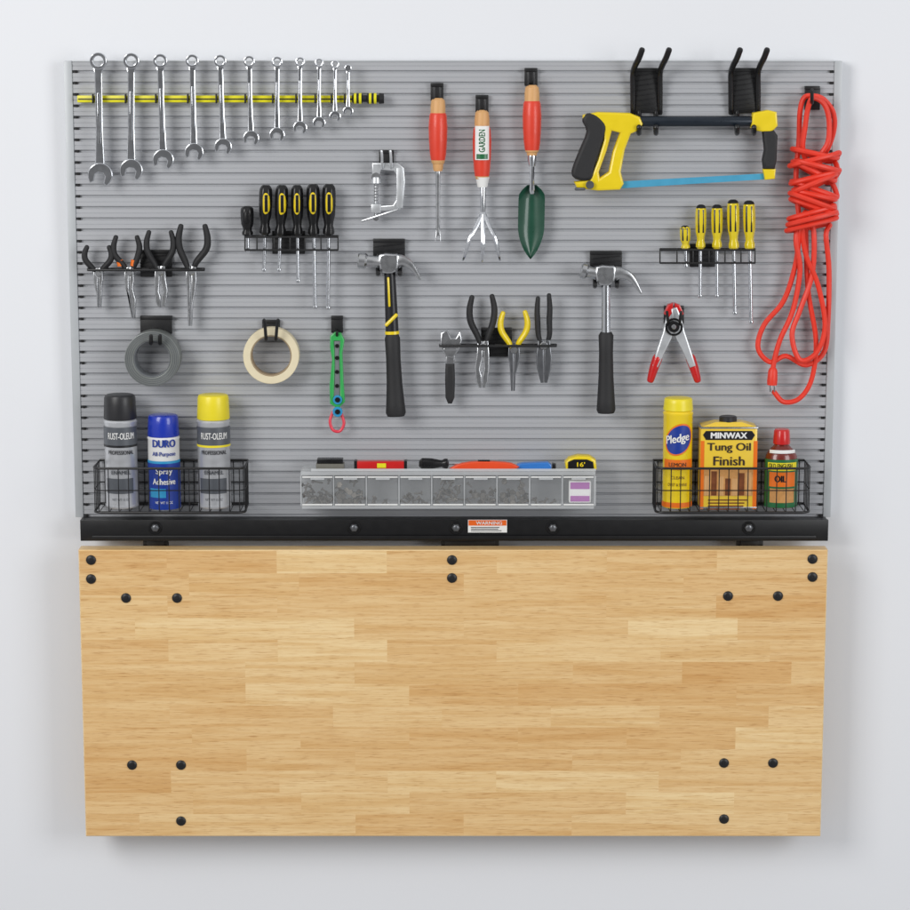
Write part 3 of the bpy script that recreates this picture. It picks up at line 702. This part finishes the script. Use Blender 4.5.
# oil can
T=thing('oil_can','rectangular yellow tung oil finish can in a basket','metal can',(728.5,512,25))
dfo=38
xa=P(700,470,dfo).x; xb=P(757,470,dfo).x; z0=zfl; z1=zz(427,dfo)
T.location=Vector(((xa+xb)/2,-25*S,z0))
part(T,'can_body',boxW(xa,xb,-dfo*S,-12*S,z0,z1,2.5),tyellow)
for za_,zb3 in ((z1-1.8*S,z1-.2*S),(z0+.2*S,z0+1.8*S)):
    part(T,'seam_rim',boxW(xa-.4*S,xb+.4*S,-(dfo+.5)*S,-11.5*S,za_,zb3,.6),steel)
x_,y_=(xa+xb)/2,-25*S
part(T,'shoulder',([Vector((xa+1*S,-(dfo-1)*S,z1)),Vector((xb-1*S,-(dfo-1)*S,z1)),Vector((xb-1*S,-13*S,z1)),Vector((xa+1*S,-13*S,z1)),Vector((x_-13*S,-33*S,z1+4*S)),Vector((x_+13*S,-33*S,z1+4*S)),Vector((x_+13*S,-17*S,z1+4*S)),Vector((x_-13*S,-17*S,z1+4*S))],[(0,1,5,4),(1,2,6,5),(2,3,7,6),(3,0,4,7),(4,5,6,7)]),tyellow)
part(T,'screw_cap',lathe(Vector((x_,y_,z1+3.5*S)),Vector((x_,y_,z1+9*S)),[(0,8),(.1,8.6),(.85,8.6),(1,7.6)],28,lobes=24,amp=.02),capblack)
def fbox(x0,y0,x1,y1,e=.3): return box(x0,y0,x1,y1,dfo,dfo+e,0)
part(T,'brand_plate',slab([(703,435),(706,431),(752,431),(755,435),(752,440),(706,440)],dfo-.2,dfo+.5,.1),canblack)
part(T,'brand_lettering',textm('MINWAX',729,435.5,dfo+.8,36,5.8,bold=.4),white)
part(T,'product_lettering',join(textm('Tung Oil',729,448,dfo+.6,43,10,bold=.3),textm('Finish',729,461,dfo+.6,31,9,bold=.3)),M('dark_brown_text',(50,34,24),.5))
p=part(T,'picture_panel',fbox(704,469,753,496),tan)
for i in range(7): sub(p,T,'picture_shape',fbox(704.6+i*6.9,471+random.uniform(0,8),709.6+i*6.9,495.5,.5),tbrown if i%2 else wood)
for i in range(4): part(T,'fine_print',fbox(708,499.5+i*3,708+random.uniform(30,40),500.7+i*3,.4),tbrown)
for a in (700.8,753.8): part(T,'side_band',fbox(a,441,a+2.4,509,.35),porange)
# bottle
T=thing('polish_bottle','dark red bottle with green and orange label, red cap','bottle',(781,512,25))
A=P(781,470,25); A=Vector((A.x,-25*S,0)); T.location=Vector((A.x,A.y,zfl)); r=16.5; fr=25+r*.8
zt2=zz(431,25)
def hp(y): return (zz(y,25)-zfl)/(zt2-zfl)
part(T,'bottle_body',lathe(Vector((A.x,A.y,zfl)),Vector((A.x,A.y,zt2)),[(0,r-1.5),(.02,r),(hp(462),r),(hp(455),r-1.2),(hp(450),r-4),(hp(446),r-8),(hp(444),r-9.5),(1,r-9.5)],64,flat=.8),bottlered)
part(T,'cap',lathe(Vector((A.x,A.y,zz(443.5,25))),Vector((A.x,A.y,zz(429,25))),[(0,8.2),(.1,8.4),(.9,7.6),(1,6.6)],30,lobes=20,amp=.02),redv)
f8=lambda g:([Vector((v.x,A.y+(v.y-A.y)*.8-.05*S,v.z)) for v in g[0]],g[1])
def pf(r_,y0,y1,a0,a1): return f8(patch(A,r_,zz(y1,fr),zz(y0,fr),a0,a1))
part(T,'neck_label',pf(r-1.6,450.6,454,-1.0,1.0),white)
part(T,'label_band',pf(r+.1,460,508,-1.45,1.45),gprint)
part(T,'label_panel',pf(r+.25,463,471,-1.0,1.0),capyellow)
part(T,'lower_panel',pf(r+.25,489,503,-.8,.8),tan)
part(T,'label_emblem',pf(r+.25,472.5,487,-.85,.85),porange)
part(T,'brand_lettering',f8(textm('OLD ENGLISH',781,467,fr+5,25,4.4,curve=(A,r+.5),bold=.1)),canblack)
part(T,'emblem_lettering',f8(textm('OIL',781,480,fr+5,12,6.5,curve=(A,r+.5),bold=.4)),canblack)

# ================= ORGANIZER
T=thing('parts_organizer','clear plastic organizer with nine small drawers of hardware','organizer',(448,508,25))
xo0,xo1=301,595
part(T,'back_wall',box(xo0,474,xo1,507,6,8,.4),clearback)
part(T,'tray',box(xo0-.5,471.5,xo1+.5,475.5,6,42,.8),clearrim)
part(T,'front_lip',box(xo0+10,468.8,xo1+1,471.4,40.5,42,.4),clearrim)
part(T,'base',box(xo0+1,506,xo1-1,509,6,42,.6),clearrim)
bnd=[xo0+(xo1-xo0)*i/9 for i in range(10)]
for b_ in bnd: part(T,'divider',box(b_-.8,475.8,b_+.8,505.8,8.3,41,.3),clearrim)
for i in range(9):
    a,b_=bnd[i]+1.3,bnd[i+1]-1.3
    p=part(T,'drawer',box(a,477,b_,505,40,41.2,.4),clear)
    sub(p,T,'finger_tab',box(a+8,477.5,b_-8,480,41.2,44,.6),clearrim)
    sub(p,T,'drawer_rim',join(box(a,476.6,b_,477.8,39.6,41.8,.2),box(a,504.2,b_,505.4,39.6,41.8,.2)),white)
gs=[]
fills=[1,.9,.12,.4,1,.7,.8,.15,0]
for i in range(9):
    a,b_=bnd[i]+4,bnd[i+1]-4
    for k in range(int(36*fills[i])):
        x=random.uniform(a,b_); y=504-abs(random.gauss(0,1))*11*fills[i]-1; y=max(y,482); d=random.uniform(30,38); an=random.uniform(0,math.pi); L=random.uniform(3,7)
        p0=P(x,y,d); dr=Vector((math.cos(an)*.8,random.uniform(-.3,.3),math.sin(an)*.7))*L*S
        if i in (1,5,6) and k%2:
            gs.append(lathe(p0,p0+Vector((random.uniform(-.6,.6),-1,random.uniform(-.6,.6))).normalized()*1.6*S,[(0,3),(1,3)],6))
        else:
            gs.append(tubeW([p0-dr,p0+dr*.7,p0+dr*.72,p0+dr],[.9*S,.9*S,2*S,2*S],7,cap=False))
solo('loose_hardware','assorted loose screws and nuts inside clear drawers','screws',join(*gs),screwm,(448,500,34),kind='stuff')
T=thing('hardware_packet','purple and white packet inside a clear drawer','packet',(579,502,30))
part(T,'packet_body',box(569,481,591,503,26,37,1.5),white)
part(T,'packet_label',box(570.5,482.5,589.5,489,37,37.6,0),purple)
part(T,'packet_band',box(570.5,496,589.5,501.5,37,37.6,0),purple)
zt3=P(455,471.5,42).z
def onT(x0,x1,ytop,d0,d1):
    return P(x0,468,d1).x,P(x1,468,d1).x,-d1*S,-d0*S,zt3,P(455,ytop,d1).z
T=thing('spirit_level','small red spirit level lying on the organizer','level',(380,468,28))
part(T,'level_body',boxW(*onT(356,405,461.5,20,30),.8),redv)
part(T,'vial',boxW(P(377,466,31).x,P(386,466,31).x,-30.8*S,-29*S,P(0,468,31).z,P(0,463.5,31).z,.3),lemon)
for a,b_ in ((354,357),(404,407)): part(T,'end_cap',boxW(P(a,466,31).x,P(b_,466,31).x,-30.5*S,-19.5*S,zt3,P(0,461,30).z,.4),blackg)
T=thing('drill_bit_case','grey and black bit case lying on the organizer','case',(330,468,28))
part(T,'case_body',boxW(*onT(316,344,464,18,32),.8),M('case_grey',(110,108,100),.5))
part(T,'case_lid',boxW(P(317,466,30).x,P(343,466,30).x,-31*S,-19*S,P(0,464,32).z+.2*S,P(0,459.5,32).z,.7),blackg)
T=thing('screwdriver','black stubby screwdriver lying on the organizer','screwdriver',(435,466,28))
A1=Vector((P(419,466,28).x,-28*S,zt3+5.4*S)); A2=Vector((P(449,466,28).x,-28*S,zt3+5.4*S)); A3=Vector((P(462,466,28).x,-28*S,zt3+5.4*S))
part(T,'handle',lathe(A1,A2,[(0,3),(.1,5.4),(.4,5.2),(.6,4.2),(.75,3.2),(.85,4.8),(.95,4.8),(1,2)],24,lobes=6,amp=.05),blackg)
part(T,'shaft',lathe(A2,A3,[(0,1.4),(1,1.4)],10),chrome)
T=thing('utility_knife','orange-red utility knife lying on the organizer','knife',(485,468,30))
part(T,'knife_body',slab([(453,467),(462,463.5),(480,461.5),(505,462.5),(515,465),(515,469.5),(455,470)],30,37,1.2,sm=2),oorange)
part(T,'thumb_slide',boxW(P(478,462,36).x,P(490,462,36).x,-36*S,-31*S,P(0,463,37).z,P(0,460.5,37).z,.5),blackg)
T=thing('utility_knife','blue snap-off knife lying on the organizer','knife',(534,468,30))
part(T,'knife_body',slab([(517,465),(522,463.5),(548,462.5),(551.5,465),(551.5,470),(517,470)],22,32,1,sm=0),M('blue_plastic',(50,120,200),.35,coat=.3))
part(T,'end_cap',slab([(552.3,464),(556,464.5),(556,470),(552.3,470)],22,32,.8),blackg)
T=thing('tape_measure','black and yellow tape measure on the organizer','tape measure',(580,467,30))
part(T,'case',slab([(566,470),(565,463),(569,458.5),(578,456),(590,456.5),(596,460.5),(597,470)],20,36,2,sm=0),yellow)
part(T,'side_label',slab([(568,469),(568,462),(574,459.5),(587,459.5),(593,462),(594,469)],35.8,36.8,.2),blackg)
part(T,'label_lettering',textm("16'",581,464.5,37.2,8,4.5,bold=.25),yellow)

# ================= CAMERA, LIGHT
cd=bpy.data.cameras.new('camera'); cam=bpy.data.objects.new('camera',cd); COL.objects.link(cam)
cam.location=CAM; cam.rotation_euler=(math.pi/2-TH,0,0); cd.sensor_width=36; cd.lens=36*F/910; cd.clip_end=50
bpy.context.scene.camera=cam
w=bpy.data.worlds.new('World'); bpy.context.scene.world=w; w.use_nodes=True
nt=w.node_tree; bg=nt.nodes['Background']
tc=nt.nodes.new('ShaderNodeTexCoord'); sp=nt.nodes.new('ShaderNodeSeparateXYZ'); nt.links.new(tc.outputs['Generated'],sp.inputs[0])
rp=nt.nodes.new('ShaderNodeValToRGB'); mr=nt.nodes.new('ShaderNodeMapRange'); mr.inputs[1].default_value=-1; mr.inputs[2].default_value=1
nt.links.new(sp.outputs['Z'],mr.inputs[0]); nt.links.new(mr.outputs[0],rp.inputs[0])
rp.color_ramp.elements[0].color=(.5,.5,.51,1); rp.color_ramp.elements[1].color=(1,1.0,1.01,1)
# world darkened in front of the board, added to give metals dark reflections
m2_=nt.nodes.new('ShaderNodeMapRange'); m2_.interpolation_type='SMOOTHSTEP'
m2_.inputs[1].default_value=-.985; m2_.inputs[2].default_value=-.80; m2_.inputs[3].default_value=.3; m2_.inputs[4].default_value=1
nt.links.new(sp.outputs['Y'],m2_.inputs[0])
ml=nt.nodes.new('ShaderNodeVectorMath'); ml.operation='SCALE'; nt.links.new(rp.outputs[0],ml.inputs[0]); nt.links.new(m2_.outputs[0],ml.inputs['Scale'])
nt.links.new(ml.outputs[0],bg.inputs['Color']); bg.inputs['Strength'].default_value=.62
def area(name,loc,tgt,sx_,sy_,pw,col):
    l=bpy.data.lights.new(name,'AREA'); l.shape='RECTANGLE'; l.size=sx_; l.size_y=sy_; l.energy=pw; l.color=col
    o=bpy.data.objects.new(name,l); o.location=loc; o.rotation_euler=(Vector(tgt)-Vector(loc)).to_track_quat('-Z','Y').to_euler(); COL.objects.link(o)
area('key_softbox',(-2.6,-3.4,1.8),(.1,0,-.2),1.8,2.2,98,(1,.988,.972))
area('fill_softbox',(3.0,-3.4,1.0),(0,0,-.2),1.8,2.2,68,(.98,.99,1))
vs=bpy.context.scene.view_settings; vs.view_transform='Standard'; vs.look='None'; vs.exposure=0; vs.gamma=1
